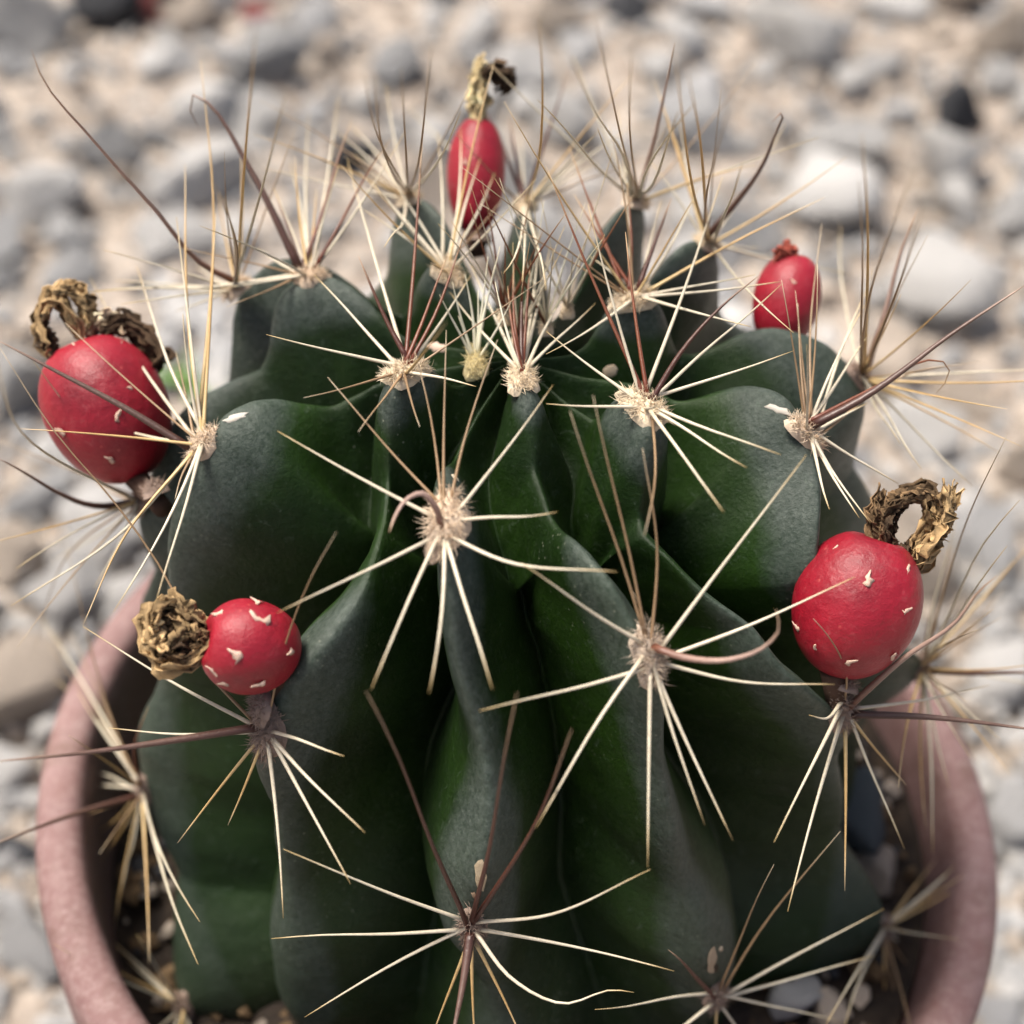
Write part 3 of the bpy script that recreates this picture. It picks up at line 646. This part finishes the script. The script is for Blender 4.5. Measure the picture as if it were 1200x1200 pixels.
BIG = [  # traced: pixel centre, width, height in pixels, colour, label
 (30, 45, 125, 120, 'white', 'big pale grey boulder-like stone beside the charcoal stone'), (125, 22, 105, 95, 'dark', 'large charcoal stone between the pale boulder and the red shards'),
 (178, 26, 34, 60, 'red', 'dark red shard beside the charcoal stone'), (232, 34, 85, 75, 'tan', 'rounded beige stone between two red shards'), (306, 28, 52, 45, 'red', 'faded pink red shard beside the beige stone'),
 (195, 88, 75, 62, 'white', 'creamy white stone in front of the beige stone'), (325, 92, 95, 75, 'grey', 'bluish grey smooth stone below the pink red shard'), (385, 78, 50, 55, 'tan', None),
 (930, 62, 130, 110, 'white', 'bright white angular rock with a shaded side'), (1108, 208, 95, 115, 'white', 'rounded white stone with deep shadow under its right side'),
 (960, 245, 150, 95, 'white', 'broad pale slab of stone behind the small red berry'), (1085, 350, 170, 110, 'white', 'wide flat whitish stone beside the rounded white one'),
 (810, 70, 60, 55, 'grey', None), (735, 25, 70, 60, 'dark', None), (1150, 655, 110, 120, 'grey', None), (1185, 970, 90, 130, 'grey', None), (1165, 795, 100, 90, 'white', None),
 (650, 40, 80, 70, 'tan', None), (560, 45, 75, 55, 'white', None), (470, 90, 90, 70, 'grey', None), (60, 250, 110, 80, 'white', None), (130, 190, 80, 80, 'grey', None), (20, 470, 110, 120, 'white', None),
 (60, 590, 100, 60, 'grey', None), (20, 660, 90, 70, 'tan', None), (10, 910, 90, 60, 'white', None), (1190, 560, 80, 90, 'tan', None), (1040, 90, 60, 55, 'grey', None), (1175, 60, 80, 80, 'tan', None), (1130, 480, 90, 70, 'tan', None)]
REST = []; SHORT = ['the pale boulder', 'the large charcoal stone', 'the dark red shard', 'the rounded beige stone', 'the pink red shard', 'the creamy white stone', 'the bluish grey smooth stone', 'the bright white angular rock', 'the rounded white stone', 'the broad pale slab', 'the wide flat whitish stone']
for px, py, wp, hp, kd, lb in BIG:
    p = ground_pt(px, py); r = px_size(p, wp) / 2; rz = px_size(p, hp) / 2
    p = p + np.array([0, 0, rz * .45]); p = CAM + nrm(p - CAM) * np.linalg.norm(p - CAM)
    if not lb: REST.append((kd, p, r, rz)); used.append((p[0], p[1], r)); continue
    l2, g2 = lb, None; MARKS.append((p, SHORT[len(MARKS)]))
    stone(kd, p, (r * 1.12, r * 1.0, rz * 1.0), (random.uniform(-.3, .3), random.uniform(-.3, .3), random.uniform(0, 6.3)), l2, g2); used.append((p[0], p[1], r))
MARKS += [(np.array([-7.0, 0, 0]), 'the pot below the flowered berries'), (np.array([5.0, 0, 0]), 'the pot beside the largest berry'), (np.array([-1, 7.0, 0]), 'the pot behind the cactus'), (ground_pt(250, 455), 'the green weed')]
for kd, p, r, rz in REST: stone(kd, p, (r * 1.12, r, rz), (random.uniform(-.3, .3), random.uniform(-.3, .3), random.uniform(0, 6.3)), *lab(kd, p, r))
cnt = 0; tries = 0
while cnt < 258 and tries < 30000:
    tries += 1
    px, py = random.uniform(-60, 1260), random.uniform(-60, 1230)
    if 190 < px < 1010 and py > 330: continue
    p = ground_pt(px, py); r = random.choice([.55, .7, .9, 1.1, 1.35, 1.6, 1.9]) * random.uniform(.85, 1.15)
    dx, dy = p[0] + 1.0, p[1]
    if math.hypot(dx, dy) < 5.2 + r: continue
    if any((p[0]-a)**2 + (p[1]-b)**2 < (.80 * (r + c))**2 for a, b, c in used): continue
    kd = random.choices(['white', 'grey', 'tan', 'dark'], [52, 24, 18, 6])[0]
    stone(kd, p + np.array([0, 0, r * .3]), (r * random.uniform(.9, 1.3), r * random.uniform(.8, 1.1), r * random.uniform(.6, .9)), (random.uniform(-.5, .5), random.uniform(-.5, .5), random.uniform(0, 6.3)), *lab(kd, p, r)); used.append((p[0], p[1], r)); cnt += 1
# fine grit between the stones
bm = bmesh.new(); bmesh.ops.create_icosphere(bm, subdivisions=1, radius=1); IV = np.array([v.co[:] for v in bm.verts]); IF = [tuple(v.index for v in f.verts) for f in bm.faces]; bm.free()
def grit(name, n, sampler, kinds, smin, smax):
    V = []; F = []; MI = []
    for _ in range(n):
        p = sampler()
        if p is None: continue
        s = rng.uniform(smin, smax) ; R_ = mathutils.Euler(rng.uniform(0, 6.3, 3)).to_matrix()
        q = IV * rng.uniform(.65, 1.25, (len(IV), 1)) * np.array([s, s * rng.uniform(.6, 1), s * rng.uniform(.5, .9)])
        q = q @ np.array(R_).T + p; i0 = len(V); V += q.tolist(); F += [tuple(i0 + a for a in f) for f in IF]; MI += [rng.integers(len(kinds))] * len(IF)
    o = mk(name, V, F, ST[kinds[0]], smooth=False)
    for k in kinds[1:]: o.data.materials.append(ST[k])
    o.data.polygons.foreach_set('material_index', [int(a) for a in MI]); return o
def samp_ground():
    px, py = random.uniform(-80, 1280), random.uniform(-80, 1260)
    if 200 < px < 1000 and py > 330: return None
    p = ground_pt(px, py)
    if math.hypot(p[0] + 1, p[1]) < 5: return None
    return p + np.array([0, 0, .12])
tag(grit('gravel', 5200, samp_ground, ['white', 'tan', 'grey', 'white'], .12, .46), 'fine pale and tan gravel scattered between the larger stones', 'gravel', kind='stuff')
def samp_around():
    x, y = random.uniform(-34, 34), random.uniform(-16, 62)
    if math.hypot(x + 1, y) < 5.4: return None
    px, py = to_px((x, y, -GZ)) if ((np.array([x, y, -GZ]) - CAM) @ FW) > 1 else (-999, -999)
    if -60 < px < 1260 and -60 < py < 1230 and not (190 < px < 1010 and py > 330): return None
    return np.array([x, y, -GZ + .2])
tag(grit('coarse_gravel', 3800, samp_around, ['white', 'grey', 'tan', 'white'], .3, 1.15), 'coarse pale gravel covering the ground around and behind the pot', 'gravel', kind='stuff')
def samp_pot():
    r = 5.15 * math.sqrt(random.uniform(.35, 1)); a = random.uniform(0, 6.283)
    return tl((r * math.cos(a), r * math.sin(a), SOILZ + r * math.cos(a) * math.tan(TILT) + random.uniform(0, .15)))
tag(grit('soil_grit', 900, samp_pot, ['bark', 'bark', 'dark', 'tan', 'bark'], .04, .17), 'bark crumbs and grit lying on the potting soil', 'grit', kind='stuff')
def pot_stone(px, py, wp, hp, kd, label, z=-1.15):
    d = ray(px, py); p = CAM + d * ((z - .1 * 0 - CAM[2]) / d[2]); r = px_size(p, wp) / 2
    stone(kd, p, (r * 1.1, r * .95, px_size(p, hp) / 2), (.2, .1, random.uniform(0, 3)), label, None, 'pebble', 'pebble')
pot_stone(1005, 945, 118, 105, 'blue', 'smooth dark blue grey pebble inside the pot below the largest berry', -.9)
pot_stone(1025, 1015, 75, 60, 'tan', 'tan chip inside the pot under the blue grey pebble', -1.3)
pot_stone(935, 1165, 80, 60, 'grey', 'grey pebble in the pot between the lowest ribs')
pot_stone(975, 1180, 55, 45, 'tan', 'small beige pebble beside the grey pebble in the pot')
pot_stone(180, 880, 45, 40, 'white', 'whitish crumb wedged between cactus rib and pot wall', -.9)
# small weed behind the cactus
wp_ = ground_pt(250, 455); weed = empty('weed', wp_); tag(weed, 'small blurred green weed growing in the gravel behind the cactus', 'plant')
for i in range(11):
    a = i * 2.4; ln = random.uniform(1.0, 2.3); d = np.array([math.cos(a), math.sin(a), random.uniform(.5, 1.3)]); d = nrm(d); sx = nrm(np.cross(d, (0, 0, 1))); V = []; F = []
    for j in range(7):
        u = j / 6; c = wp_ + d * ln * u + np.array([0, 0, -.5 * u * u * ln * .6]); ww = .34 * math.sin(math.pi * (u * .9 + .08)) + .02; nn = np.cross(sx, d)
        V += [c - sx * ww + nn * ww * .3, c, c + sx * ww + nn * ww * .3]
    for j in range(6):
        for k in (0, 1): F.append((j*3+k, j*3+k+1, j*3+4+k, j*3+3+k))
    mk('leaf', V, F, LEAF, weed)
print('spines', SPN[0], 'stones', cnt, {k: tuple(np.round(v, 2)) for k, v in POS.items()})
